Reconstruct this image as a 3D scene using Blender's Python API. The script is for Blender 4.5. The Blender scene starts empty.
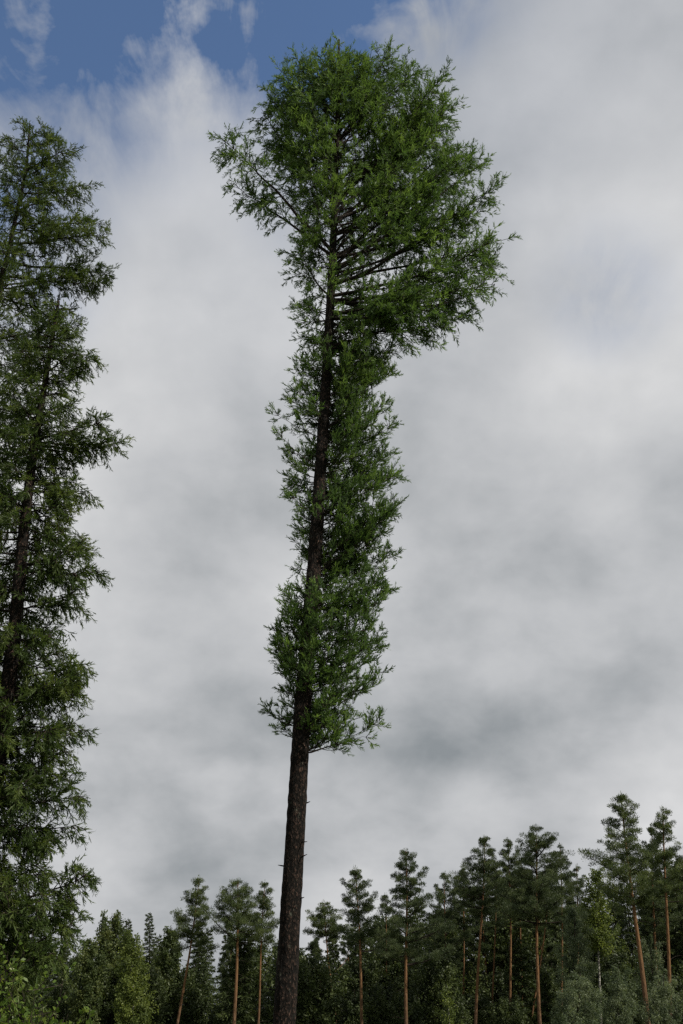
import bpy, math, random
import numpy as np
from mathutils import noise as mnoise, Vector

rng = np.random.default_rng(7)
random.seed(7)
D2R = math.radians
scn = bpy.context.scene
COL = scn.collection

# ------------------------------------------------------------------ camera, sky, sun, exposure
F_PX, W_PX, H_PX, PITCH, EYE = 980.0, 683, 1024, D2R(29.8), 1.6
cam_d = bpy.data.cameras.new('camera')
cam_d.sensor_fit = 'VERTICAL'; cam_d.sensor_height = 24.0
cam_d.lens = 24.0 * F_PX / H_PX
cam_d.clip_start = 0.1; cam_d.clip_end = 6000
cam = bpy.data.objects.new('camera', cam_d); COL.objects.link(cam)
cam.location = (0, 0, EYE); cam.rotation_euler = (math.pi/2 + PITCH, 0, 0)
scn.camera = cam
scn.view_settings.view_transform = 'Standard'; scn.view_settings.look = 'None'
scn.view_settings.gamma = 1.0; scn.view_settings.exposure = 0.3
scn.cycles.max_bounces = 5; scn.cycles.diffuse_bounces = 3; scn.cycles.transmission_bounces = 3
scn.cycles.use_denoising = False
scn.cycles.pixel_filter_type = 'BLACKMAN_HARRIS'
scn.cycles.filter_width = 1.45

SUN_EL, SUN_AZ = D2R(40), math.atan2(0.85, -0.45)      # azimuth from +Y towards +X
sund = Vector((math.sin(SUN_AZ)*math.cos(SUN_EL), math.cos(SUN_AZ)*math.cos(SUN_EL), math.sin(SUN_EL)))
sl = bpy.data.lights.new('sun', 'SUN'); sl.energy = 4.2; sl.angle = D2R(0.6); sl.color = (1.0, 0.93, 0.82)
so = bpy.data.objects.new('sun', sl); COL.objects.link(so)
so.rotation_euler = sund.to_track_quat('Z', 'Y').to_euler(); so.location = (30, -20, 40)

def pix_dir(px, py):
    x = (px-W_PX/2)/F_PX; y = -(py-H_PX/2)/F_PX
    return np.array([x, math.cos(PITCH)-y*math.sin(PITCH), math.sin(PITCH)+y*math.cos(PITCH)])
def at(px, py, Y):
    d = pix_dir(px, py); s = Y/d[1]
    return np.array([d[0]*s, Y, EYE+d[2]*s])

world = bpy.data.worlds.new('World'); scn.world = world; world.use_nodes = True
nt = world.node_tree; nt.nodes.clear()
def N(t, nt_=None, **kw):
    n = (nt_ or nt).nodes.new(t)
    for k, v in kw.items(): setattr(n, k, v)
    return n
def Lk(a, b, nt_=None): (nt_ or nt).links.new(a, b)
out = N('ShaderNodeOutputWorld')
sky = N('ShaderNodeTexSky', sky_type='NISHITA', sun_disc=False, sun_elevation=SUN_EL, sun_rotation=SUN_AZ, dust_density=0.2, ozone_density=3.5, air_density=1.0)
bg1 = N('ShaderNodeBackground'); bg1.inputs[1].default_value = 0.115
Lk(sky.outputs[0], bg1.inputs[0])
tc = N('ShaderNodeTexCoord')
def M(op, a, b=None, c=None, clamp=False):
    n = N('ShaderNodeMath', operation=op, use_clamp=clamp)
    for i, v in enumerate((a, b, c)):
        if v is None: continue
        if isinstance(v, (int, float)): n.inputs[i].default_value = v
        else: Lk(v, n.inputs[i])
    return n.outputs[0]
sep = N('ShaderNodeSeparateXYZ'); Lk(tc.outputs['Generated'], sep.inputs[0])
den = M('ADD', M('MAXIMUM', sep.outputs[2], 0.0), 0.55)
cmb = N('ShaderNodeCombineXYZ')
Lk(M('DIVIDE', sep.outputs[0], den), cmb.inputs[0]); Lk(M('DIVIDE', sep.outputs[1], den), cmb.inputs[1])
def cloud_noise(scale, detail, rough, off, dist=0.0):
    mp = N('ShaderNodeMapping'); mp.inputs['Location'].default_value = off
    Lk(cmb.outputs[0], mp.inputs[0])
    n = N('ShaderNodeTexNoise'); n.inputs['Scale'].default_value = scale
    n.inputs['Detail'].default_value = detail; n.inputs['Roughness'].default_value = rough
    n.inputs['Distortion'].default_value = dist
    Lk(mp.outputs[0], n.inputs[0]); return n.outputs['Fac']
nbig = cloud_noise(2.6, 2.0, 0.5, (3.1, 1.7, 0), .1)
nmid = cloud_noise(6.0, 4, 0.48, (8.3, 4.2, 0.4), 0.12)
nfine = cloud_noise(12, 6, 0.56, (1.3, 9.2, 2.0), 0.15)
def blob(px, py, r0, r1):
    d = pix_dir(px, py); d = d/np.linalg.norm(d)
    v = N('ShaderNodeVectorMath', operation='DISTANCE'); Lk(tc.outputs['Generated'], v.inputs[0])
    v.inputs[1].default_value = tuple(d)
    mr = N('ShaderNodeMapRange', interpolation_type='SMOOTHSTEP'); Lk(v.outputs['Value'], mr.inputs[0])
    mr.inputs[1].default_value = r0; mr.inputs[2].default_value = r1
    mr.inputs[3].default_value = 1.0; mr.inputs[4].default_value = 0.0
    return mr.outputs[0]
# openings in the cloud deck where the blue shows
b0 = M('MULTIPLY', blob(300, -40, 0.0, 0.50), 0.22)
# long thin veils: noise drawn out along one heading
mps = N('ShaderNodeMapping'); mps.inputs['Rotation'].default_value = (0, 0, D2R(-24)); mps.inputs['Scale'].default_value = (2.0, 1.0, 1); Lk(cmb.outputs[0], mps.inputs[0])
nst = N('ShaderNodeTexNoise'); nst.inputs['Scale'].default_value = 11; nst.inputs['Detail'].default_value = 7; nst.inputs['Roughness'].default_value = .6; nst.inputs['Distortion'].default_value = .6
Lk(mps.outputs[0], nst.inputs[0]); nstreak = nst.outputs['Fac']
b = M('MULTIPLY', blob(10, -50, 0.05, 0.27), 1.15)
b = M('ADD', b, M('MULTIPLY', blob(290, -60, 0.05, 0.21), 1.3))
b = M('ADD', b, M('MULTIPLY', blob(10, 250, 0.0, 0.13), 0.75))
b = M('ADD', b, M('MULTIPLY', blob(310, 190, 0.0, 0.10), 0.30))
b = M('ADD', b, M('MULTIPLY', blob(610, 290, 0.0, 0.09), 0.40))
b = M('ADD', b, M('MULTIPLY', blob(430, -60, 0.0, 0.13), 0.8))
b = M('MULTIPLY', b, M('ADD', M('ADD', M('MULTIPLY', nfine, 3.0), M('MULTIPLY', nstreak, 1.8)), -1.62))
b = M('ADD', b, b0)
cov = M('SUBTRACT', 1.0, M('MULTIPLY', M('MINIMUM', b, 1.05), 0.95, clamp=True), clamp=True)
# brightness of the deck: patchy light and dark cloud
br = M('ADD', M('MULTIPLY', nbig, 0.55), M('MULTIPLY', nmid, 0.40))
br = M('ADD', br, M('MULTIPLY', nfine, 0.20))
br = M('ADD', br, M('MULTIPLY', blob(560, 330, 0.0, 0.32), 0.10))
br = M('ADD', br, M('MULTIPLY', blob(200, 150, 0.0, 0.30), 0.06))
br = M('ADD', br, M('MULTIPLY', blob(670, 560, 0.0, 0.16), 0.09))
br = M('SUBTRACT', br, M('MULTIPLY', blob(560, -40, 0.0, 0.42), 0.05))
br = M('SUBTRACT', br, M('MULTIPLY', blob(490, 800, 0.0, 0.18), 0.08))
br = M('SUBTRACT', br, M('MULTIPLY', blob(240, 800, 0.0, 0.20), 0.12))
br = M('SUBTRACT', br, M('MULTIPLY', blob(130, 560, 0.0, 0.20), 0.06))
cr = N('ShaderNodeValToRGB'); Lk(br, cr.inputs[0])
e = cr.color_ramp.elements
e[0].position = 0.38; e[0].color = (0.215, 0.235, 0.250, 1)
e[1].position = 0.76; e[1].color = (0.575, 0.578, 0.582, 1)
m_ = e.new(0.57); m_.color = (0.418, 0.428, 0.441, 1)
bg2 = N('ShaderNodeBackground'); bg2.inputs[1].default_value = 1.0
Lk(cr.outputs[0], bg2.inputs[0])
mx = N('ShaderNodeMixShader'); Lk(cov, mx.inputs[0]); Lk(bg1.outputs[0], mx.inputs[1]); Lk(bg2.outputs[0], mx.inputs[2])
Lk(mx.outputs[0], out.inputs[0])

# ------------------------------------------------------------------ materials
def new_mat(name):
    m = bpy.data.materials.new(name); m.use_nodes = True
    m.node_tree.nodes.clear(); return m, m.node_tree
def leaf_mat(name, dark, mid, light, trans=0.35, rough=0.55, tint=(1.0, 1.0, 0.6)):
    m, t = new_mat(name)
    o = N('ShaderNodeOutputMaterial', t)
    a = N('ShaderNodeAttribute', t, attribute_name='tone')
    tcn = N('ShaderNodeTexCoord', t)
    ns = N('ShaderNodeTexNoise', t); ns.inputs['Scale'].default_value = 0.9; ns.inputs['Detail'].default_value = 2
    Lk(tcn.outputs['Object'], ns.inputs[0], t)
    ad = N('ShaderNodeMath', t, operation='MULTIPLY_ADD'); Lk(ns.outputs[0], ad.inputs[0], t)
    ad.inputs[1].default_value = 0.9; Lk(a.outputs['Fac'], ad.inputs[2], t)
    sb = N('ShaderNodeMath', t, operation='SUBTRACT'); Lk(ad.outputs[0], sb.inputs[0], t); sb.inputs[1].default_value = 0.45
    r = N('ShaderNodeValToRGB', t); Lk(sb.outputs[0], r.inputs[0], t)
    r.color_ramp.elements[0].position = 0.1; r.color_ramp.elements[0].color = (*dark, 1)
    r.color_ramp.elements[1].position = 0.9; r.color_ramp.elements[1].color = (*light, 1)
    x = r.color_ramp.elements.new(0.5); x.color = (*mid, 1)
    p = N('ShaderNodeBsdfPrincipled', t); p.inputs['Roughness'].default_value = rough
    p.inputs['Specular IOR Level'].default_value = 0.25
    Lk(r.outputs[0], p.inputs['Base Color'], t)
    tr = N('ShaderNodeBsdfTranslucent', t)
    mc = N('ShaderNodeMix', t, data_type='RGBA', blend_type='MULTIPLY'); mc.inputs[0].default_value = 1
    Lk(r.outputs[0], mc.inputs[6], t); mc.inputs[7].default_value = (tint[0]*1.5, tint[1]*1.5, tint[2]*1.5, 1)
    Lk(mc.outputs[2], tr.inputs[0], t)
    ms = N('ShaderNodeMixShader', t); ms.inputs[0].default_value = trans
    Lk(p.outputs[0], ms.inputs[1], t); Lk(tr.outputs[0], ms.inputs[2], t); Lk(ms.outputs[0], o.inputs[0], t)
    return m
def bark_mat(name, c_dark, c_mid, c_light, scale=14.0, stretch=0.25, bump=0.6, upper=None, z0=0, z1=1, lichen=0.0, dist=0.02):
    m, t = new_mat(name)
    o = N('ShaderNodeOutputMaterial', t); p = N('ShaderNodeBsdfPrincipled', t)
    p.inputs['Roughness'].default_value = 0.92; p.inputs['Specular IOR Level'].default_value = 0.15
    tcn = N('ShaderNodeTexCoord', t)
    mp = N('ShaderNodeMapping', t); mp.inputs['Scale'].default_value = (1, 1, stretch); Lk(tcn.outputs['Object'], mp.inputs[0], t)
    v = N('ShaderNodeTexVoronoi', t, feature='F1'); v.inputs['Scale'].default_value = scale; v.inputs['Randomness'].default_value = 1
    ns = N('ShaderNodeTexNoise', t); ns.inputs['Scale'].default_value = scale*0.7; ns.inputs['Detail'].default_value = 5; ns.inputs['Roughness'].default_value = .65
    Lk(mp.outputs[0], ns.inputs[0], t)
    mv = N('ShaderNodeVectorMath', t, operation='MULTIPLY_ADD'); Lk(ns.outputs['Color'], mv.inputs[0], t)
    mv.inputs[1].default_value = (0.08, 0.08, 0.08); Lk(mp.outputs[0], mv.inputs[2], t)
    Lk(mv.outputs[0], v.inputs[0], t)
    h = N('ShaderNodeMath', t, operation='MULTIPLY_ADD'); Lk(v.outputs['Distance'], h.inputs[0], t); h.inputs[1].default_value = -0.9
    Lk(ns.outputs[0], h.inputs[2], t)
    r = N('ShaderNodeValToRGB', t); Lk(h.outputs[0], r.inputs[0], t)
    r.color_ramp.elements[0].position = 0.0; r.color_ramp.elements[0].color = (*c_dark, 1)
    r.color_ramp.elements[1].position = 0.55; r.color_ramp.elements[1].color = (*c_light, 1)
    x = r.color_ramp.elements.new(0.25); x.color = (*c_mid, 1)
    colr = r.outputs[0]
    if upper is not None:
        sp = N('ShaderNodeSeparateXYZ', t); Lk(tcn.outputs['Object'], sp.inputs[0], t)
        n2 = N('ShaderNodeTexNoise', t); n2.inputs['Scale'].default_value = 0.8; Lk(tcn.outputs['Object'], n2.inputs[0], t)
        z = N('ShaderNodeMath', t, operation='MULTIPLY_ADD'); Lk(n2.outputs[0], z.inputs[0], t); z.inputs[1].default_value = 5; Lk(sp.outputs[2], z.inputs[2], t)
        mr = N('ShaderNodeMapRange', t); Lk(z.outputs[0], mr.inputs[0], t); mr.inputs[1].default_value = z0; mr.inputs[2].default_value = z1
        r2 = N('ShaderNodeMix', t, data_type='RGBA', blend_type='MIX'); Lk(ns.outputs[0], r2.inputs[0], t)
        r2.inputs[6].default_value = (upper[0]*.45, upper[1]*.4, upper[2]*.4, 1); r2.inputs[7].default_value = (upper[0]*1.4, upper[1]*1.4, upper[2]*1.4, 1)
        mm = N('ShaderNodeMix', t, data_type='RGBA'); Lk(mr.outputs[0], mm.inputs[0], t); Lk(colr, mm.inputs[6], t); Lk(r2.outputs[2], mm.inputs[7], t)
        colr = mm.outputs[2]
    if lichen:
        n3 = N('ShaderNodeTexNoise', t); n3.inputs['Scale'].default_value = 6; n3.inputs['Detail'].default_value = 6; n3.inputs['Roughness'].default_value = .7
        mp3 = N('ShaderNodeMapping', t); mp3.inputs['Location'].default_value = (5, 2, 1); mp3.inputs['Scale'].default_value = (1.2, 1.2, .8)
        Lk(tcn.outputs['Object'], mp3.inputs[0], t); Lk(mp3.outputs[0], n3.inputs[0], t)
        mr = N('ShaderNodeMapRange', t); Lk(n3.outputs[0], mr.inputs[0], t); mr.inputs[1].default_value = .60; mr.inputs[2].default_value = .68; mr.inputs[4].default_value = lichen
        mm = N('ShaderNodeMix', t, data_type='RGBA'); Lk(mr.outputs[0], mm.inputs[0], t); Lk(colr, mm.inputs[6], t); mm.inputs[7].default_value = (.17, .18, .14, 1)
        colr = mm.outputs[2]
    Lk(colr, p.inputs['Base Color'], t)
    bm = N('ShaderNodeBump', t); bm.inputs['Strength'].default_value = bump; bm.inputs['Distance'].default_value = dist
    Lk(h.outputs[0], bm.inputs['Height'], t); Lk(bm.outputs[0], p.inputs['Normal'], t)
    Lk(p.outputs[0], o.inputs[0], t)
    return m

MAT = {}
MAT['larch'] = leaf_mat('larch_needles', (.033, .064, .020), (.066, .118, .033), (.128, .200, .050), .45)
MAT['larch_dark'] = leaf_mat('hanging_larch_needles', (.026, .046, .013), (.050, .080, .020), (.105, .138, .034), .38)
MAT['pine'] = leaf_mat('pine_needles', (.034, .050, .018), (.060, .084, .030), (.115, .142, .052), .30)
MAT['pine2'] = leaf_mat('bluish_pine_needles', (.026, .040, .017), (.046, .066, .027), (.085, .108, .044), .28)
MAT['spruce'] = leaf_mat('spruce_needles', (.024, .036, .013), (.042, .060, .020), (.075, .098, .032), .25)
MAT['birch'] = leaf_mat('birch_leaves', (.055, .080, .022), (.095, .125, .034), (.15, .185, .045), .42)
MAT['aspen'] = leaf_mat('green_leaves', (.035, .052, .018), (.060, .085, .028), (.11, .13, .045), .38)
MAT['willow'] = leaf_mat('willow_leaves', (.045, .066, .034), (.085, .112, .062), (.150, .180, .105), .35)
MAT['shrub'] = leaf_mat('shrub_leaves', (.040, .070, .014), (.085, .140, .026), (.17, .22, .045), .42, rough=.4)
MAT['bark'] = bark_mat('larch_bark', (.006, .005, .004), (.026, .018, .014), (.125, .075, .057), scale=34, stretch=.5, bump=1.0, lichen=.35, dist=.03)
MAT['limb'] = bark_mat('limb_bark', (.014, .011, .009), (.036, .028, .022), (.080, .062, .048), scale=30, stretch=.3, bump=.4)
MAT['pinebark'] = bark_mat('pine_bark', (.035, .024, .018), (.11, .070, .048), (.22, .15, .11), scale=9, stretch=.35, bump=.8, upper=(.150, .084, .040), z0=6, z1=10.5, dist=.04)
MAT['birchbark'] = bark_mat('birch_bark', (.05, .045, .04), (.42, .41, .37), (.62, .60, .55), scale=7, stretch=2.5, bump=.3)

# ------------------------------------------------------------------ mesh builders
class MB:
    def __init__(s): s.v = []; s.f = []; s.t = []; s.m = []; s.n = 0; s.mi = 0
    def add(s, v, f, tone=None):
        v = np.asarray(v, float).reshape(-1, 3)
        s.v.append(v); f = np.asarray(f, int).reshape(-1, 4); s.f.append(f+s.n); s.m.append(np.full(len(f), s.mi))
        s.t.append(np.full(len(v), .5) if tone is None else np.asarray(tone, float)); s.n += len(v)
    def tube(s, P, R, sides=6, rough=None):
        P = np.asarray(P, float); R = np.asarray(R, float); n = len(P)
        T = np.gradient(P, axis=0); T /= np.linalg.norm(T, axis=1)[:, None]+1e-9
        ref = np.array([0., 0, 1]) if abs(T[0][2]) < .8 else np.array([1., 0, 0])
        A = np.cross(T, ref); A /= np.linalg.norm(A, axis=1)[:, None]+1e-9
        B = np.cross(T, A)
        th = np.arange(sides)*2*math.pi/sides
        rr = R[:, None]*np.ones((n, sides))
        if rough is not None: rr = rr*(1+rough)
        V = P[:, None, :]+rr[..., None]*(np.cos(th)[None, :, None]*A[:, None, :]+np.sin(th)[None, :, None]*B[:, None, :])
        i = np.arange(n-1)[:, None]; j = np.arange(sides)[None, :]; k = (j+1) % sides
        f = np.stack([i*sides+j, i*sides+k, (i+1)*sides+k, (i+1)*sides+j], -1)
        s.add(V, f)
    def sticks(s, P0, P1, r0, r1):
        n = len(P0)
        if n == 0: return
        D = P1-P0; D = D/(np.linalg.norm(D, axis=1)[:, None]+1e-9)
        X = perp(D); Y = np.cross(D, X)
        r0 = np.broadcast_to(r0, n); r1 = np.broadcast_to(r1, n)
        V = []
        for P, r in ((P0, r0), (P1, r1)):
            for a in (0, 2.094, 4.189):
                V.append(P+r[:, None]*(math.cos(a)*X+math.sin(a)*Y))
        V = np.stack(V, 1)
        b = (np.arange(n)*6)[:, None, None]
        f = b+np.array([[0, 1, 4, 3], [1, 2, 5, 4], [2, 0, 3, 5]])[None]
        s.add(V, f)
    def blades(s, P, D, L, Wd, tone, mid=.45):
        n = len(P)
        if n == 0: return
        D = D/(np.linalg.norm(D, axis=1)[:, None]+1e-9); S = perp(D)
        L = np.broadcast_to(L, n)[:, None]; Wd = np.broadcast_to(Wd, n)[:, None]
        V = np.stack([P, P+D*L*mid+S*Wd*.5, P+D*L, P+D*L*mid-S*Wd*.5], 1)
        f = (np.arange(n)*4)[:, None]+np.arange(4)[None]
        s.add(V, f, np.repeat(np.broadcast_to(tone, n), 4))
    def merge(s, o, mi):
        for v, f, t in zip(o.v, o.f, o.t): s.v.append(v); s.f.append(f+s.n); s.t.append(t); s.m.append(np.full(len(f), mi))
        s.n += o.n
    def build(s, name, mat, parent=None, smooth=False):
        me = bpy.data.meshes.new(name)
        V = np.concatenate(s.v).astype(np.float32); Fq = np.concatenate(s.f).astype(np.int32); T = np.concatenate(s.t).astype(np.float32)
        me.vertices.add(len(V)); me.vertices.foreach_set('co', V.ravel())
        me.loops.add(len(Fq)*4); me.loops.foreach_set('vertex_index', Fq.ravel())
        me.polygons.add(len(Fq)); me.polygons.foreach_set('loop_start', np.arange(len(Fq), dtype=np.int32)*4)
        me.polygons.foreach_set('use_smooth', np.full(len(Fq), smooth))
        a = me.attributes.new('tone', 'FLOAT', 'POINT'); a.data.foreach_set('value', T)
        me.update(); me.validate()
        for q_ in (mat if isinstance(mat, (list, tuple)) else [mat]): me.materials.append(q_)
        me.polygons.foreach_set('material_index', np.concatenate(s.m).astype(np.int32)); me.update()
        o = bpy.data.objects.new(name, me); COL.objects.link(o)
        if parent is not None: o.parent = parent
        return o

def rnd_dir(n):
    v = rng.normal(size=(n, 3)); return v/np.linalg.norm(v, axis=1)[:, None]
def perp(D):
    v = rng.normal(size=D.shape); v -= D*(v*D).sum(1)[:, None]
    return v/(np.linalg.norm(v, axis=1)[:, None]+1e-9)
def unit(v): return v/(np.linalg.norm(v, axis=-1, keepdims=True)+1e-9)
U = lambda a, b, n=None: rng.uniform(a, b, n)

def brush(mb, P, D, L, tone, nb=6, w=.14, nl=.42):
    """a shoot with its needles: two crossed core blades and short needle bundles angled off it"""
    n = len(P)
    if n == 0: return
    mb.blades(P, D, L, L*w, tone)
    for k in range(nb):
        t = U(.05, .8, n)[:, None]
        d = unit(D+perp(D)*U(.45, .95, n)[:, None])
        mb.blades(P+D*L[:, None]*t, d, L*nl*U(.7, 1.2, n), L*nl*.165, np.clip(tone+U(-.12, .12, n), 0, 1))

def empty(name, loc, label, cat, group=None):
    o = bpy.data.objects.new(name, None); COL.objects.link(o); o.location = [float(c) for c in loc]
    o.empty_display_size = .3
    o['label'] = label; o['category'] = cat
    if group: o['group'] = group
    return o
def structure(name, mb, mat):
    o = mb.build(name, mat); o['kind'] = 'structure'; return o

# ------------------------------------------------------------------ a larch
def bezier(p0, c, p1, n):
    t = np.linspace(0, 1, n)[:, None]
    return (1-t)**2*p0+2*t*(1-t)*c+t**2*p1
def limb(fol, wood, p0, p1, r0, bow, twig_den, twig_len, shoot, hang, t0=.25, nb=6, tone0=0., droopc=None, spread=1.0, flat=0.35, parts=None):
    """main limb from p0 to p1 with side twigs carrying brushes of needles"""
    L = np.linalg.norm(p1-p0)
    c = (p0+p1)/2+np.array([0, 0, bow*L])+rng.normal(size=3)*L*.05
    n = 9
    C = bezier(p0, c, p1, n)
    C[1:-1] += np.cumsum(rng.normal(size=(n-2, 3)), axis=0)*L*.009
    R = r0*(1-np.linspace(0, 1, n)*.88)
    if parts is None: wood.tube(C, R, 5)
    else:
        lm = MB(); lm.tube(C, R, 6); lm.build('limb', MAT['limb'], parts, smooth=True)
    m = max(3, int(twig_den*L))
    t = t0+(1-t0)*rng.random(m)**.8
    idx = t*(n-1); i0 = np.clip(idx.astype(int), 0, n-2); fr = (idx-i0)[:, None]
    P = C[i0]*(1-fr)+C[i0+1]*fr
    T = unit(C[i0+1]-C[i0])
    side = perp(T); side[:, 2] *= flat; side = unit(side)
    D = unit(T*U(.35, .9, m)[:, None]+side*spread*U(.6, 1.1, m)[:, None]+np.array([0, 0, -hang])*U(.2, 1.2, m)[:, None])
    ln = twig_len*U(.45, 1.15, m)*(1.12-.62*t)*min(1, .45+L*.3)
    # twig polyline of 3 pieces, bending by the hang
    Q = [P]; d = D.copy()
    for k in range(3):
        Q.append(Q[-1]+d*(ln/3)[:, None]); d = unit(d+np.array([0, 0, -hang*.55])+rng.normal(size=(m, 3))*.16)
    for k in range(3):
        r = .009*(1-.3*k)
        wood.sticks(Q[k], Q[k+1], r*np.ones(m), r*.7*np.ones(m))
    tw_tone = np.clip(.5+tone0+rng.normal(size=m)*.16, 0, 1)
    ns = np.maximum(3, (ln/shoot*5.0)).astype(int)
    rep = np.repeat(np.arange(m), ns); k = len(rep)
    s = rng.random(k)**.85*2.999; si = s.astype(int); sf = (s-si)[:, None]
    Qa = np.stack(Q, 1)
    A = Qa[rep, si]; Bq = Qa[rep, si+1]; SP = A*(1-sf)+Bq*sf; ST = unit(Bq-A)
    SD = unit(ST*U(.5, 1.1, k)[:, None]+perp(ST)*U(.3, .9, k)[:, None]+np.array([0, 0, .18-hang*.6]))
    brush(fol, SP, SD, shoot*U(.65, 1.2, k), np.clip(tw_tone[rep]+U(-.1, .1, k), 0, 1), nb)
    brush(fol, Qa[:, 3], unit(d), np.full(m, shoot*1.1), tw_tone, nb)

def interp(tab, z):
    a = np.array(tab); o = np.argsort(a[:, 0]); return np.interp(z, a[o, 0], a[o, 1])
def env_tables(env, Y):
    zl, zr = [], []
    for (py, xl, xr) in env:
        a = at(xl, py, Y); b_ = at(xr, py, Y)
        zl.append((a[2], a[0])); zr.append((b_[2], b_[0]))
    return zl, zr

def trunk_curve(pts, Y, base_z=-.15, n=160):
    W = [at(px, py, Y) for px, py in pts]; W = sorted(W, key=lambda q: q[2])
    a, b_ = W[0], W[1]
    sl_ = (b_-a)/(b_[2]-a[2])
    base = a+sl_*(base_z-a[2])
    W = [base]+W
    z = np.linspace(base_z, W[-1][2], n); X = np.interp(z, [q[2] for q in W], [q[0] for q in W])
    # smooth
    for _ in range(12): X[1:-1] = (X[:-2]+X[1:-1]*2+X[2:])/4
    return z, X

def make_trunk(parent, org, z, X, Y, r_base, H, sides=28, taper=.85, n=420, bark='bark', lumps=.05, flare=.35, stubs=0):
    zz = np.linspace(z[0], z[-1], n); XX = np.interp(zz, z, X)
    P = np.stack([XX, np.full(n, Y)+.05*np.sin(zz*.5), zz], 1)-org
    h = np.clip(zz/H, 0, 1)
    R = r_base*(1-h)**taper+.015
    R *= 1+.5*flare*np.exp(-np.clip(zz, 0, 99)/.5)
    ro = np.zeros((n, sides))
    for i in range(n):
        for j in range(sides):
            a = j*2*math.pi/sides
            ro[i, j] = lumps*mnoise.noise(Vector((math.cos(a)*2.6, math.sin(a)*2.6, zz[i]*1.6)))+lumps*1.6*abs(mnoise.noise(Vector((math.cos(a)*7, math.sin(a)*7, zz[i]*4.5+7)))+lumps*.9*mnoise.noise(Vector((math.cos(a)*16, math.sin(a)*16, zz[i]*11))))
    mb = MB(); mb.tube(P, R, sides, ro)
    for q in range(stubs):
        k = int(n*U(.10, .42)); a = U(0, 6.28); d = np.array([math.cos(a), math.sin(a), U(-.1, .5)]); L = U(.05, .16)
        mb.tube(np.stack([P[k]+d*R[k]*.7, P[k]+d*(R[k]+L*.5), P[k]+d*(R[k]+L)]), [.014, .010, .004], 5)
    mb.build('trunk', MAT[bark], parent, smooth=True)
    return P

def trunk_x(z, X, q): return np.interp(q, z, X)

# ================================================================== SETTING: the ground
def ground_mat():
    m, t = new_mat('meadow_grass')
    o = N('ShaderNodeOutputMaterial', t); p = N('ShaderNodeBsdfPrincipled', t); p.inputs['Roughness'].default_value = .95
    tcn = N('ShaderNodeTexCoord', t)
    a = N('ShaderNodeTexNoise', t); a.inputs['Scale'].default_value = .25; a.inputs['Detail'].default_value = 8; Lk(tcn.outputs['Object'], a.inputs[0], t)
    b2 = N('ShaderNodeTexNoise', t); b2.inputs['Scale'].default_value = 14; b2.inputs['Detail'].default_value = 6; Lk(tcn.outputs['Object'], b2.inputs[0], t)
    ad = N('ShaderNodeMath', t, operation='MULTIPLY_ADD'); Lk(b2.outputs[0], ad.inputs[0], t); ad.inputs[1].default_value = .6; Lk(a.outputs[0], ad.inputs[2], t)
    r = N('ShaderNodeValToRGB', t); Lk(ad.outputs[0], r.inputs[0], t)
    r.color_ramp.elements[0].position = .5; r.color_ramp.elements[0].color = (.030, .048, .014, 1)
    r.color_ramp.elements[1].position = 1.0; r.color_ramp.elements[1].color = (.110, .120, .045, 1)
    Lk(r.outputs[0], p.inputs['Base Color'], t)
    bm = N('ShaderNodeBump', t); bm.inputs['Distance'].default_value = .08; Lk(b2.outputs[0], bm.inputs['Height'], t); Lk(bm.outputs[0], p.inputs['Normal'], t)
    Lk(p.outputs[0], o.inputs[0], t); return m
g = MB()
xs = np.concatenate([np.linspace(-2500, -160, 8), np.linspace(-150, 150, 61), np.linspace(160, 2500, 8)])
ys = np.concatenate([np.linspace(-2500, -60, 8), np.linspace(-50, 250, 61), np.linspace(260, 2500, 8)])
gx, gy = np.meshgrid(xs, ys)
gz = np.zeros_like(gx)
for i in range(gx.shape[0]):
    for j in range(gx.shape[1]):
        gz[i, j] = .12*mnoise.noise(Vector((gx[i, j]*.05, gy[i, j]*.05, 0)))-.02
nx = len(xs); i, j = np.meshgrid(np.arange(len(ys)-1), np.arange(nx-1), indexing='ij')
g.add(np.stack([gx, gy, gz], -1), np.stack([i*nx+j, i*nx+j+1, (i+1)*nx+j+1, (i+1)*nx+j], -1))
structure('ground', g, ground_mat())

# ================================================================== THE TALL LARCH
YM = 16.0
env = [(40, 318, 350), (50, 300, 385), (62, 280, 404), (78, 258, 432), (95, 252, 446), (118, 250, 460), (135, 252, 476), (160, 268, 489),
       (185, 284, 500), (210, 294, 506), (240, 300, 510), (265, 298, 510), (295, 296, 504), (312, 298, 484), (330, 299, 464), (348, 297, 430),
       (362, 294, 398), (390, 283, 388), (415, 272, 394), (450, 276, 406), (490, 281, 408), (530, 295, 405), (560, 300, 402),
       (585, 285, 402), (625, 266, 401), (655, 270, 396), (690, 285, 394), (712, 262, 392), (738, 292, 374), (750, 303, 335)]
zl, zr = env_tables(env, YM)
z, X = trunk_curve([(284, 1024), (303, 700), (315, 560), (325, 400), (331, 290), (336, 180), (339, 40)], YM)
HM = z[-1]
orgM = np.array([X[0], YM, 0.])
larch = empty('larch_tree', orgM, 'tall lone larch in the centre, bare lower trunk, narrow leafy column, broad round crown', 'larch')
make_trunk(larch, orgM, z, X, YM, .160, HM+.6, sides=44, taper=.80, n=1000, lumps=.065, stubs=22)
fol, wood = MB(), MB()
def zpix(py): return at(0, py, YM)[2]
def tip_at(az, zt, k=1., depth=.85):
    x0 = trunk_x(z, X, zt); rr = max(.15, interp(zr, zt)-x0); rl = max(.15, x0-interp(zl, zt))
    a = rr if math.cos(az) > 0 else rl; b_ = depth*(rr+rl)/2
    # smooth joint between right and left halves
    R = a*b_/math.sqrt((b_*math.cos(az))**2+(a*math.sin(az))**2)
    return np.array([x0+R*k*math.cos(az), YM+R*k*math.sin(az), zt])
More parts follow.
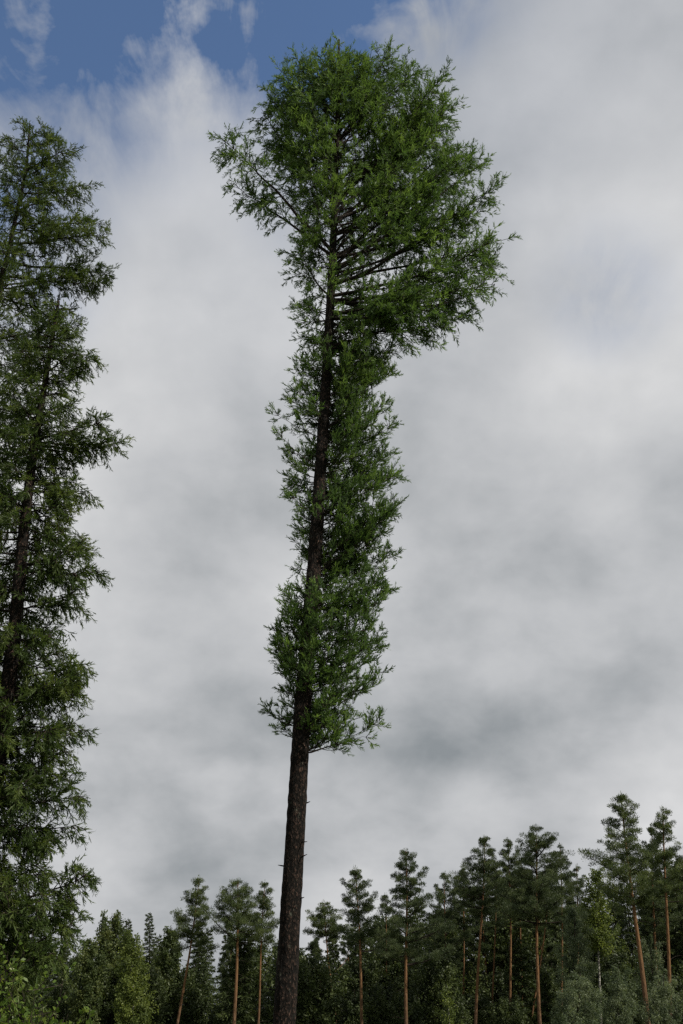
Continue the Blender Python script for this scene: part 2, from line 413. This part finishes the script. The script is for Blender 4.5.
def add_limb(tip, elev, zmin, **kw):
    r = math.hypot(tip[0]-trunk_x(z, X, tip[2]), tip[1]-YM)
    za = max(zmin, tip[2]-r*math.tan(elev)); za = min(za, HM-.2)
    p0 = np.array([trunk_x(z, X, za), YM+.05*math.sin(za*.5), za])
    L = np.linalg.norm(tip-p0)
    limb(fol, wood, p0-orgM, tip-orgM, kw.pop('r0', .007+.0062*L), **kw)
# upper crown: long limbs fanning up and out
z_top, z_sp = zpix(62), zpix(345)
nU = 190
for q in range(nU):
    s = (q+.5)/nU
    zt = z_sp+(z_top-z_sp)*s**.92+U(-.15, .15)
    az = q*2.399+U(-.3, .3)
    hi = (zt-z_sp)/(z_top-z_sp)
    k = U(.50, .88) if q % 2 else U(.84, .95)
    dep = .72*(1-.5*hi)
    if math.sin(az) < -.45 and U(0, 1) < .55 and hi < .75: continue
    tip = tip_at(az, min(zt, z_top), k, dep)
    el = D2R(22+32*hi+U(-12, 12))
    add_limb(tip, el, zpix(352)+U(0, 1.3), bow=-.06+.04*hi, twig_den=4.5+6.5*min(1, hi*1.4), twig_len=.76, parts=larch if q % 2 == 1 else None, shoot=.15, hang=.12, t0=.34, nb=8, tone0=.06, flat=.7)
# limbs that read clearly against the sky in the photograph
for (tx, ty, ay, dy) in ((460, 146, 235, .3), (500, 246, 296, -.2), (498, 268, 302, .5), (436, 98, 205, -.3), (452, 122, 220, .6),  (470, 196, 258, .5), (488, 226, 282, .8), (430, 110, 225, .5), (470, 306, 300, .4), (408, 52, 140, .4), (444, 92, 190, .3), (440, 106, 200, -.8), (222, 148, 252, -.3), (232, 176, 256, .2), (474, 148, 258, .3), (424, 98, 190, .2), (396, 72, 150, -.2), (446, 124, 215, -.3), (272, 88, 175, .1), (262, 116, 205, -.2), (304, 62, 120, .2), (344, 54, 100, .1), (370, 58, 120, .1), (478, 172, 270, -.2), (300, 240, 300, .2), (492, 205, 285, -.5), (497, 250, 300, .4),
                         (484, 288, 312, -.2), (452, 322, 322, .2), (430, 330, 318, -.6), (414, 320, 312, -.8)):
    tip = at(tx, ty, YM); tip[1] += dy; za = zpix(ay)
    p0 = np.array([trunk_x(z, X, za), YM, za]); L = np.linalg.norm(tip-p0)
    left = tx < 300
    limb(fol, wood, p0-orgM, tip-orgM, .012+.0075*L, bow=-.02 if left else -.13, twig_den=13, twig_len=.85, shoot=.16, parts=larch, hang=.42 if left else .12, t0=.38 if left else .3, nb=8, tone0=0, flat=.8)
# the column of short dense branches below
z_c0, z_c1 = zpix(733), zpix(292)
nC = 500
for q in range(nC):
    s = (q+.5)/nC
    zt = z_c0+(z_c1-z_c0)*s+U(-.08, .08)
    az = q*2.399+U(-.4, .4)
    if math.sin(az) < -.2 and not (zpix(700) < zt < zpix(590)) and U(0, 1) < .9:
        if U(0, 1) < .4: continue
        az = U(-.75, 1.2)
    if math.cos(az) < -.2 and U(0, 1) < .25: continue
    tip = tip_at(az, zt, U(.70, .97), .66)
    if zt > zpix(352) and U(0, 1) < .45: continue
    if zt > zpix(352) and tip[0] > (xm := trunk_x(z, X, zt)+1.25+.4*U(-1, 1)): tip[0] = xm
    add_limb(tip, D2R(U(14, 42)), z_c0-.35, bow=-.12, twig_den=12.5, twig_len=.42, shoot=.14, hang=-.30, t0=.15, nb=8, tone0=.04, flat=.9, r0=.012)
fol.merge(wood, 1); fol.build('crown', [MAT['larch'], MAT['limb']], larch)

# ================================================================== THE TWO LARCHES AT THE LEFT EDGE
def left_larch(label, YL, tpts, env_r, left_px, n_l, r_b, seed, mat, shoot=.16, tw=.95, hang=.55, elev=(-2, 16), zlow=.0, top_up=.25, extra=()):
    global rng
    rng = np.random.default_rng(seed)
    z, X = trunk_curve(tpts, YL); H = z[-1]
    org = np.array([X[0], YL, 0.])
    tr = empty('larch_tree', org, label, 'larch', None)
    make_trunk(tr, org, z, X, YL, r_b, H+.5, sides=22, taper=.85)
    zr_ = [(at(px, py, YL)[2], at(px, py, YL)[0]) for py, px in env_r]
    zl_ = [(at(px, py, YL)[2], at(px, py, YL)[0]) for py, px in left_px]
    fol, wood = MB(), MB()
    z0, z1 = max(zlow, min(a[0] for a in zr_)), H-.05
    for q in range(n_l):
        s = (q+.5)/n_l; zt = z0+(z1-z0)*s**.95+U(-.1, .1)
        zt = min(zt, z1); az = q*2.399+U(-.35, .35)
        if seed == 33 and math.sin(az) < -.7 and U(0, 1) < .5: continue
        x0 = np.interp(zt, z, X); rr = max(.12, interp(zr_, zt)-x0); rl = max(.12, x0-interp(zl_, zt))
        hi = (zt-z0)/(z1-z0)
        a = rr if math.cos(az) > 0 else rl; b_ = .8*min((rr+rl)/2, 2.6)*(1-.3*hi)
        R = a*b_/math.sqrt((b_*math.cos(az))**2+(a*math.sin(az))**2)*U(.55, .96)
        el = D2R(U(*elev)+30*max(0, hi-.75)*4*top_up)
        tip = np.array([x0+R*math.cos(az), YL+R*math.sin(az), zt])
        za = np.clip(zt-R*math.tan(el), .8, H-.15)
        p0 = np.array([np.interp(za, z, X), YL, za]); L = np.linalg.norm(tip-p0)
        limb(fol, wood, p0-org, tip-org, .010+.008*L, bow=-.05, twig_den=18, twig_len=tw*(.55+.45*(1-hi)), shoot=shoot, hang=hang*(1-.5*hi), t0=.10, nb=7, flat=.6, parts=tr if q % 4 == 0 else None)
    for (tx, ty, rise, dy) in extra:
        tip = at(tx-8, ty, YL); tip[1] += dy; x0 = np.interp(tip[2], z, X); R = math.hypot(tip[0]-x0, dy)
        za = min(tip[2]-R*rise, H-.2); p0 = np.array([np.interp(za, z, X), YL, za]); L = np.linalg.norm(tip-p0)
        limb(fol, wood, p0-org, tip-org, .012+.010*L, bow=-.06, twig_den=26, twig_len=tw*.8, shoot=shoot, hang=hang*.8, t0=.25, nb=7, flat=.6, parts=tr)
    fol.merge(wood, 1); fol.build('crown', [MAT[mat], MAT['limb']], tr)
    return tr
left_larch('tall drooping larch at the left edge, uppermost leafy top in front of blue sky', 18.5,
    [(-166, 1024), (0, 290), (20, 202), (27, 170), (30, 124)],
    [(122, 34), (128, 56), (137, 68), (160, 82), (182, 98), (215, 106), (241, 118), (262, 115), (286, 107), (305, 94), (319, 90), (357, 70), (420, 60), (600, 40), (800, 10), (1000, -20)],
    [(122, 20), (137, -5), (165, -18), (195, -10), (280, -30), (357, -70), (600, -150), (1000, -300)], 230, .15, 21, 'larch_dark', hang=.35, elev=(-8, 26), extra=((96, 180, .3, .2), (118, 240, .05, -.2), (106, 284, -.1, .1), (66, 134, .6, .2), (112, 262, 0, .5), (84, 158, .4, -.3), (104, 212, .2, .4)))
left_larch('nearer drooping larch at the left edge, curtains of hanging twigs down to the shrub', 14.0,
    [(-48, 1024), (3, 724), (15, 636), (23, 548), (32, 469), (44, 390), (58, 300)],
    [(300, 62), (318, 80), (340, 98), (357, 112), (370, 88), (386, 70), (405, 84), (425, 104), (438, 132), (450, 104), (472, 78), (483, 95), (510, 93), (540, 99), (563, 102), (574, 102), (590, 97),
     (612, 90), (624, 70), (640, 74), (655, 80), (668, 92), (692, 88), (709, 67), (724, 86), (753, 88), (796, 89), (820, 82), (845, 78), (863, 74), (878, 90), (895, 84), (920, 76), (960, 58), (1020, 50)],
    [(300, 50), (340, 10), (400, -10), (470, -45), (600, -70), (760, -110), (1020, -160)], 330, .16, 33, 'larch_dark', shoot=.14, tw=.78, hang=.55, elev=(-6, 20), extra=((124, 438, .1, .2), (104, 357, -.2, .1), (112, 432, .15, -.3), (98, 484, .1, .2), (102, 568, .05, .1), (92, 668, .15, -.1), (87, 726, .1, .2), (89, 796, .1, 0), (90, 872, .35, .2), (84, 690, .1, -.4), (78, 925, .3, .1), (66, 955, .3, -.3), (58, 905, .2, -.5), (72, 900, .3, .5), (97, 552, .2, -.4), (80, 820, .1, .3)))

# ================================================================== WOODLAND KINDS
def base_top(tx, ty, bx, Y):
    t_ = at(tx, ty, Y); b_ = at(bx, 1024, Y)
    sl_ = (t_-b_)/(t_[2]-b_[2]); base = b_-sl_*b_[2]; base[2] = 0
    return base, t_
def curve_trunk(base, top, wob=.25, n=26):
    t = np.linspace(0, 1, n)[:, None]
    C = base*(1-t)+top*t
    ph = U(0, 6, 2)
    C[:, 0] += wob*np.sin(t[:, 0]*3.5+ph[0])*t[:, 0]*(1-t[:, 0])*2; C[:, 1] += wob*np.sin(t[:, 0]*3+ph[1])*t[:, 0]*(1-t[:, 0])*2
    C[0, 2] -= .15
    return C
def on(C, f):
    i = f*(len(C)-1); k = min(int(i), len(C)-2); return C[k]*(1-(i-k))+C[k+1]*(i-k)
def clump(fol, c, r, nbl, bl, tone, up=.5, flat=.6, w=.20):
    d = rnd_dir(nbl); P = c+d*np.array([1, 1, flat])*r*rng.random((nbl, 1))**.5
    dd = unit(d+np.array([0, 0, up])+rng.normal(size=(nbl, 3))*.3)
    fol.blades(P, dd, bl*U(.7, 1.3, nbl), bl*w, np.clip(tone+U(-.18, .18, nbl), 0, 1))
def pine(fol, wood, trunk, C, H, fb, hw, r_b, nl=52, dens=1.0, asym=None, bl=.17, stubs=8, clumpy=1.0):
    f = np.linspace(0, 1, len(C)); trunk.tube(C, r_b*(1-f)**.75+.02, 10)
    asym = asym if asym is not None else (U(0, 6.28), .25)
    for q in range(nl):
        s = min(max((q+.5)/nl+U(-.07, .07), 0), .99)
        fz = fb+(1-fb)*s
        prof = (1-s)**.58*(.62+.38*min(1, s*3.5))*(1.08+.34*math.sin(s*23+asym[0])*(1-s))*(1.25 if q % 5 == 0 else .92)
        az = q*2.399+U(-.4, .4)
        R = hw*prof*U(.40, 1.25)*(1+asym[1]*math.cos(az-asym[0]))+.18
        el = D2R(6+50*s+U(-10, 12))
        p0 = on(C, max(.05, fz-R*math.tan(el)/H*.9)); p1 = on(C, fz)+np.array([R*math.cos(az), R*math.sin(az), 0])
        c = (p0+p1)/2+np.array([0, 0, -.08*R]); B = bezier(p0, c, p1, 6)
        wood.tube(B, (.012+.016*R)*(1-np.linspace(0, .85, 6)), 4)
        nc = int(2+R*3.4*clumpy)
        for k in range(nc):
            t = .42+.58*((k+U(0, 1))/nc)
            c = on(B, min(.999, t))+np.array([U(-1, 1), U(-1, 1), U(-.25, .45)])*(.12+.26*R*(1-.55*t))
            if U(0, 1) < .6: wood.sticks(on(B, min(.999, t*.85))[None], c[None], np.array([.012]), np.array([.006]))
            clump(fol, c, U(.20, .40)*(.75+.12*R), int(85*dens), bl, .5+rng.normal()*.2, up=1.0, flat=.6)
    clump(fol, C[-1], .2, int(30*dens), bl, .6, up=1.6, flat=1.4)
    for q in range(stubs):      # dead lower branches
        fz = U(fb*.45, fb+.05); az = U(0, 6.28); R = U(.5, 1.6); p0 = on(C, fz)
        p1 = p0+np.array([R*math.cos(az), R*math.sin(az), U(-.5, .4)])
        wood.tube(bezier(p0, (p0+p1)/2+np.array([0, 0, .2*R]), p1, 5), .022*(1-np.linspace(0, .8, 5)), 4)
def spruce(fol, wood, trunk, C, H, hw, r_b, nl=150, bl=.22, fb=.04):
    f = np.linspace(0, 1, len(C)); trunk.tube(C, r_b*(1-f)**.8+.015, 8)
    for q in range(nl):
        s = ((q+.5)/nl); fz = fb+(1-fb)*s; az = q*2.399+U(-.3, .3)
        R = hw*(1-s)**.85*U(.7, 1.05)+.22
        p0 = on(C, min(.995, fz+.02*(1-s))); p1 = on(C, fz)+np.array([R*math.cos(az), R*math.sin(az), -.28*R+.15])
        B = bezier(p0, (p0+p1)/2+np.array([0, 0, -.12*R]), p1, 5); wood.tube(B, (.01+.012*R)*(1-np.linspace(0, .8, 5)), 4)
        m = int(26+R*90); t = rng.random(m)**.7
        i = t*4; i0 = np.clip(i.astype(int), 0, 3); P = B[i0]*(1-(i-i0))[:, None]+B[i0+1]*(i-i0)[:, None]
        tg = unit(B[i0+1]-B[i0]); sd = perp(tg); sd[:, 2] *= .3; sd = unit(sd)
        off = U(0, .32, m)*(1.1-t)*R
        P = P+sd*off[:, None]-np.array([0, 0, 1])*(off*.4)[:, None]
        fol.blades(P, unit(tg*.6+sd*.6+np.array([0, 0, -.35])+rng.normal(size=(m, 3))*.2), bl*U(.7, 1.3, m), bl*.26, np.clip(.5+U(-.25, .25, m)+rng.normal()*.1, 0, 1))
def leafy(fol, wood, trunk, C, H, fb, hw, r_b, nl=60, bl=.14, nleaf=200, droop=.25, clump_r=.6, w=.7, shape=.5):
    f = np.linspace(0, 1, len(C)); trunk.tube(C, r_b*(1-f)**.8+.015, 9); ph0 = U(0, 6.28)
    for q in range(nl):
        s = (q+.5)/nl; az = q*2.399+U(-.4, .4); fz = fb+(1-fb)*s
        R = hw*math.sqrt(max(.03, 1-((s-.42)/.60)**2))*U(.6, 1.1)*(1+.18*math.cos(az*2+ph0))+.12
        el = D2R(35+35*s)
        p0 = on(C, max(.08, fz-R*math.tan(el)/H*.8)); p1 = on(C, fz)+np.array([R*math.cos(az), R*math.sin(az), 0])
        B = bezier(p0, (p0+p1)/2+np.array([0, 0, .1*R]), p1, 6); wood.tube(B, (.010+.012*R)*(1-np.linspace(0, .85, 6)), 4)
        nc = int(3+R*2.6); ct = rng.normal()*.2
        for k in range(nc):
            t = .25+.75*(k+U(0, 1))/nc; rr = clump_r*U(.5, 1.2)*(.6+.15*R)
            c = on(B, min(t, .999))+np.array([U(-1, 1), U(-1, 1), U(-.8, .5)])*.3*R*(1.2-t)
            m = nleaf//nc+10
            d = rnd_dir(m); P = c+d*rr*rng.random((m, 1))**.45*np.array([1, 1, .8+droop]); P[:, 2] -= droop*rr*rng.random(m)
            fol.blades(P, unit(rnd_dir(m)+np.array([0, 0, -droop*1.5])), bl*U(.7, 1.3, m), bl*w, np.clip(.5+ct+U(-.28, .28, m)+.1*rng.normal(), 0, 1))

def finish(root, trunk, wood, fol, fm, bark='pinebark', limbm='limb'):
    trunk.build('trunk', MAT[bark], root, smooth=True)
    fol.merge(wood, 1); fol.build('crown', [MAT[fm], MAT[limbm]], root)

GP = 'pines along the edge of the wood'
def px_hw(hw, Y, z_=12): return hw*(Y*math.cos(PITCH)+z_*math.sin(PITCH))/F_PX
# top px, base px (at the bottom edge), distance, crown-base px y, crown half width px, trunk radius, label, kind, limbs
PINES = [
 ((199, 879), 178, 92, 947, 21, .17, 'slender pine leaning right, reddish trunk, left of the pair of upright pines', 'pine', 46),
 ((238, 881), 233, 90, 938, 26, .24, 'upright pine with rounded crown and bright orange double-width trunk, left of the tall larch trunk', 'pine', 52),
 ((265, 884), 257, 93, 942, 15, .14, 'narrow pine with thin pale trunk, closest on the left of the larch trunk', 'pine', 40),
 ((324, 903), 336, 101, 938, 19, .17, 'short pine with bare forked limbs, closest on the right of the larch trunk', 'pine', 38),
 ((355, 869), 362, 92, 945, 23, .19, 'pine with ragged sparse top, second to the right of the larch trunk', 'pine2', 46),
 ((406, 851), 408, 88, 958, 29, .23, 'tall broad cone-shaped pine with straight brown trunk, third to the right of the larch trunk', 'pine2', 62),
 ((444, 874), 444, 100, 965, 24, .17, 'lower dark pine just right of the broad cone-shaped pine', 'pine2', 50),
 ((485, 838), 477, 92, 915, 26, .20, 'pine with spiky double top, first of the dense dark clump of pines', 'pine2', 56),
 ((508, 841), 510, 96, 925, 20, .17, 'narrow dark pine squeezed in the middle of the dense clump', 'pine2', 50),
 ((536, 827), 541, 88, 925, 36, .22, 'highest and widest dark pine of the dense clump, right of its middle', 'pine2', 74),
 ((577, 867), 575, 106, 950, 19, .16, 'small pine top right of the dense clump, beside the pale yellow birch', 'pine2', 44),
 ((621, 796), 647, 74, 905, 31, .25, 'tallest pine on the right, leaning left with long golden trunk', 'pine', 66),
 ((652, 828), 656, 86, 930, 22, .18, 'dark pine between the two tall golden-trunked pines at right', 'pine2', 48),
 ((663, 809), 669, 76, 900, 16, .20, 'tall thin-topped pine with golden trunk at the right edge', 'pine', 44),
 ((692, 835), 694, 80, 905, 19, .18, 'pine cut by the right edge of the picture', 'pine', 44),
 ((496, 862), 493, 101, 905, 14, .12, 'thin red-trunked pine inside the dense clump, left of its middle', 'pine2', 30),
 ((521, 860), 521, 103, 905, 13, .12, 'thin pine trunk inside the dense clump, just right of its middle', 'pine2', 30),
 ((552, 866), 531, 99, 900, 14, .12, 'thin leaning pine in the dense clump behind the widest pine', 'pine2', 30),
 ((463, 868), 462, 104, 930, 17, .14, 'dark pine on the left flank of the dense clump', 'pine2', 36),
 ((386, 896), 384, 108, 960, 16, .14, 'low dark pine half hidden left of the broad cone-shaped pine', 'pine2', 34),
 ((560, 846), 562, 97, 930, 17, .15, 'dark pine on the right shoulder of the widest pine', 'pine2', 38),
]
for q, ((tx, ty), bx, Y, cy, hw, rb, lab, kind, nl) in enumerate(PINES):
    rng = np.random.default_rng(100+q)
    base, top = base_top(tx, ty, bx, Y); H = top[2]
    root = empty('pine_tree', base, lab, 'pine', GP)
    C = curve_trunk(base-base, top-base, .35)
    zc = at(tx, cy, Y)[2]
    trunk, wood, fol = MB(), MB(), MB()
    pine(fol, wood, trunk, C, H, min(.8, zc/H), px_hw(hw, Y)*1.12, rb*.74, nl=nl, dens=1.0 if kind == 'pine' else 1.2)
    if q == 3:
        for az, fz, R in ((3.3, .55, 2.6), (.3, .6, 1.8), (2.9, .42, 1.9)):
            p0 = on(C, fz); p1 = p0+np.array([R*math.cos(az), R*math.sin(az), R*.9]); trunk.tube(bezier(p0, (p0+p1)/2+np.array([0, 0, -.3]), p1, 7), .07*(1-np.linspace(0, .8, 7)), 5)
    finish(root, trunk, wood, fol, kind)

def plant_one(kind, tx, ty, bx, Y, hw, lab, group, seed, cat=None, **kw):
    global rng
    rng = np.random.default_rng(seed)
    base, top = base_top(tx, ty, bx, Y); H = top[2]
    nm = {'spruce': 'spruce_tree', 'birch': 'birch_tree', 'aspen': 'leafy_tree', 'willow': 'willow_bush', 'pine': 'pine_tree'}[kind]
    root = empty(nm, base, lab, cat or {'spruce': 'spruce', 'birch': 'birch', 'aspen': 'tree', 'willow': 'willow', 'pine': 'pine'}[kind], group)
    C = curve_trunk(base-base, top-base, .4)
    t_, w_, f_ = MB(), MB(), MB(); R = px_hw(hw, Y, 8)
    if kind == 'spruce': spruce(f_, w_, t_, C, H, R, .16, **kw); finish(root, t_, w_, f_, 'spruce', 'limb')
    elif kind == 'birch': leafy(f_, w_, t_, C, H, kw.pop('fb', .3), R, .12, **kw); finish(root, t_, w_, f_, 'birch', 'birchbark')
    elif kind == 'aspen': leafy(f_, w_, t_, C, H, kw.pop('fb', .12), R, .15, **kw); finish(root, t_, w_, f_, 'aspen', 'limb')
    elif kind == 'willow': leafy(f_, w_, t_, C, H, .10, R, .10, shape=.25, **kw); finish(root, t_, w_, f_, 'willow', 'limb')
    return root
GL = 'mixed trees at the left end of the wood'
plant_one('aspen', 112, 913, 112, 98, 26, 'broad dull green tree with ragged domed top at the left end of the wood', GL, 201, nl=90, nleaf=300, bl=.2)
plant_one('aspen', 92, 938, 90, 94, 18, 'lower dull green tree beside the drooping larch at the left end', GL, 202, nl=70, nleaf=240, bl=.2)
plant_one('spruce', 149, 914, 148, 104, 19, 'dark pointed spruce between the two pale leafy trees at left', GL, 203)
plant_one('aspen', 171, 927, 170, 100, 15, 'pale green leafy tree between the dark spruce and the leaning pine', GL, 204, nl=60, nleaf=240, bl=.2)
plant_one('birch', 130, 930, 131, 88, 17, 'yellow-green birch with whitish forked stems at the left end of the wood', GL, 205, nl=50, nleaf=190, bl=.17)
plant_one('spruce', 128, 920, 127, 110, 18, 'dark spruce top behind the yellow-green birch', GL, 206)
plant_one('birch', 598, 866, 600, 93, 15, 'pale yellow birch top standing in the gap left of the tallest right-hand pine', None, 207, nl=40, nleaf=150, bl=.17, fb=.62)
plant_one('birch', 447, 985, 447, 84, 9, 'thin young birch with white stem at the foot of the dense pine clump', None, 208, nl=24, nleaf=70, bl=.14, fb=.2)
GW = 'grey-green willows under the right-hand pines'
plant_one('willow', 575, 906, 575, 80, 24, 'tallest grey-green willow, rounded head below the pale yellow birch', GW, 211, nl=55, nleaf=420, bl=.15, w=.34, clump_r=.42)
plant_one('willow', 580, 972, 578, 68, 30, 'wide low grey-green willow bush in front, left of the leaning pine foot', GW, 212, nl=60, nleaf=460, bl=.14, w=.34, clump_r=.42)
plant_one('willow', 618, 966, 618, 70, 25, 'grey-green willow bush beside the foot of the tallest leaning pine', GW, 213, nl=55, nleaf=420, bl=.14, w=.34, clump_r=.42)
plant_one('willow', 664, 974, 664, 72, 26, 'grey-green willow bush at the right edge behind the golden trunks', GW, 214, nl=55, nleaf=420, bl=.14, w=.34, clump_r=.42)
plant_one('willow', 650, 935, 652, 84, 20, 'taller willow between the two golden-trunked pines', GW, 215, nl=50, nleaf=400, bl=.15, w=.34, clump_r=.42)

# ------------------------------------------------------------------ the far wood, copies of a few whole trees
protos = {}
def proto(key, kind, seed, H, R, name, lab, cat, group, **kw):
    global rng
    rng = np.random.default_rng(seed)
    root = empty(name, (0, 0, 0), lab, cat, group)
    C = curve_trunk(np.zeros(3), np.array([U(-.4, .4), 0, H]), .4); t_, w_, f_ = MB(), MB(), MB()
    if kind == 'pine': pine(f_, w_, t_, C, H, kw.get('fb', .5), R, .16, nl=kw.get('nl', 46), dens=1.2, bl=.24); finish(root, t_, w_, f_, 'pine2')
    elif kind == 'spruce': spruce(f_, w_, t_, C, H, R, .15, nl=110, bl=.28); finish(root, t_, w_, f_, 'spruce', 'limb')
    elif kind == 'aspen': leafy(f_, w_, t_, C, H, .10, R, .12, nl=70, nleaf=260, bl=.22); finish(root, t_, w_, f_, 'aspen', 'limb')
    elif kind == 'young': leafy(f_, w_, t_, C, H, .04, R, .06, nl=60, nleaf=240, bl=.20, w=.5); finish(root, t_, w_, f_, 'spruce', 'limb')
    protos[key] = [root, False]
def put(key, x, y, s, rz):
    root, used = protos[key]
    if not used: protos[key][1] = True; r = root
    else:
        r = root.copy(); COL.objects.link(r)
        for ch in root.children:
            c = ch.copy(); COL.objects.link(c); c.parent = r
    r.location = (x, y, 0); r.rotation_euler = (0, 0, rz); r.scale = (s, s, s)
proto('p1', 'pine', 301, 17, 2.4, 'pine_tree', 'dark pine deep in the wood behind the front row of pines', 'pine', 'dark pines deep in the wood')
proto('p2', 'pine', 302, 17, 2.8, 'pine_tree', 'dark pine deep in the wood behind the front row of pines', 'pine', 'dark pines deep in the wood', fb=.38)
proto('s1', 'spruce', 303, 15, 2.2, 'spruce_tree', 'dark spruce deep in the wood behind the front row of pines', 'spruce', 'dark spruces deep in the wood')
proto('s2', 'spruce', 304, 15, 2.7, 'spruce_tree', 'dark spruce deep in the wood behind the front row of pines', 'spruce', 'dark spruces deep in the wood')
proto('a1', 'aspen', 305, 14, 2.8, 'leafy_tree', 'dull green leafy tree deep in the wood behind the front row of pines', 'tree', 'leafy trees deep in the wood')
proto('y1', 'young', 306, 8, 2.1, 'young_tree', 'dark bushy young tree in the shade under the pines', 'tree', 'young trees in the shade under the pines')
proto('y2', 'spruce', 307, 8.5, 2.1, 'young_spruce', 'young spruce in the shade under the pines', 'spruce', 'young spruces in the shade under the pines')
rr_ = random.Random(5)
keys = ['p1', 'p2', 's1', 's2', 'p2', 'a1', 's2', 'a1']
for row, (Yr, step, hmax_px) in enumerate(((110, 3.0, 0), (120, 3.2, 0), (134, 3.6, 0))):
    x = -62.0; k = 0
    while x < 66:
        Yy = Yr+rr_.uniform(-3, 3); xx = x+rr_.uniform(-1, 1)
        px = xx/(Yy*.87+4)*F_PX+341
        # top of the wood follows the skyline behind the front trees
        ty = np.interp(px, [-100, 60, 110, 200, 300, 345, 400, 480, 540, 600, 640, 700, 800], [915, 940, 938, 925, 925, 925, 905, 880, 868, 900, 870, 860, 850])+rr_.uniform(-2, 22)
        Ht = at(0, ty, Yy)[2]; key = keys[rr_.randrange(len(keys))]
        h0 = {'p': 17, 's': 15, 'a': 14}[key[0]]
        put(key, xx, Yy, Ht/h0, rr_.uniform(0, 6.28)); x += step*rr_.uniform(.8, 1.25)
for Yr, step in ((97, 2.3), (106, 2.6)):
    x = -48.0
    while x < 52:
        xx = x+rr_.uniform(-.6, .6); Yy = Yr+rr_.uniform(-3, 3)
        key = rr_.choice(['y1', 'y1', 'y2']); put(key, xx, Yy, rr_.uniform(.8, 1.5), rr_.uniform(0, 6.28)); x += step*rr_.uniform(.75, 1.3)

# ------------------------------------------------------------------ leafy shrub at the lower left
rng = np.random.default_rng(55)
def shrub(cx, cy, H, R, lab, seed, group):
    global rng
    rng = np.random.default_rng(seed)
    root = empty('leafy_shrub', (cx, cy, 0), lab, 'shrub', group)
    w_, f_ = MB(), MB()
    for q in range(46):
        az = U(0, 6.28); rr = R*math.sqrt(U(0.02, 1)); hh = H*(1-.45*(rr/R)**2)*U(.75, 1.05)
        p1 = np.array([rr*math.cos(az), rr*math.sin(az), hh]); p0 = np.array([U(-.2, .2), U(-.2, .2), -.05])
        B = bezier(p0, np.array([p1[0]*.7, p1[1]*.7, hh*.4]), p1, 8); w_.tube(B, .014*(1-np.linspace(0, .8, 8)), 5)
        m = 26; t = U(.2, 1, m); i = t*6.999; i0 = i.astype(int); P = B[i0]*(1-(i-i0))[:, None]+B[i0+1]*(i-i0)[:, None]
        Dt = unit(rnd_dir(m)+np.array([0, 0, .3])); ln = U(.2, .45, m); w_.sticks(P, P+Dt*ln[:, None], np.full(m, .005), np.full(m, .003))
        k = 12; rep = np.repeat(np.arange(m), k); s = rng.random(len(rep))
        LP = P[rep]+Dt[rep]*(ln[rep]*s)[:, None]; LD = unit(Dt[rep]*.5+perp(Dt[rep])+np.array([0, 0, -.2]))
        f_.blades(LP, LD, U(.045, .075, len(rep)), .036, np.clip(.5+U(-.3, .3, len(rep))+(rng.normal(size=m)*.12)[rep], 0, 1), mid=.5)
    w_.build('stems', MAT['limb'], root); f_.build('foliage', MAT['shrub'], root)
p = at(18, 1024, 11.5); shrub(p[0], 11.5, 2.75, 1.15, 'bright green leafy shrub under the drooping larch at the lower left', 71, None)
p = at(-70, 1024, 12.4); shrub(p[0], 12.4, 3.1, 1.2, 'taller bright green shrub cut by the left edge behind the other shrub', 72, None)
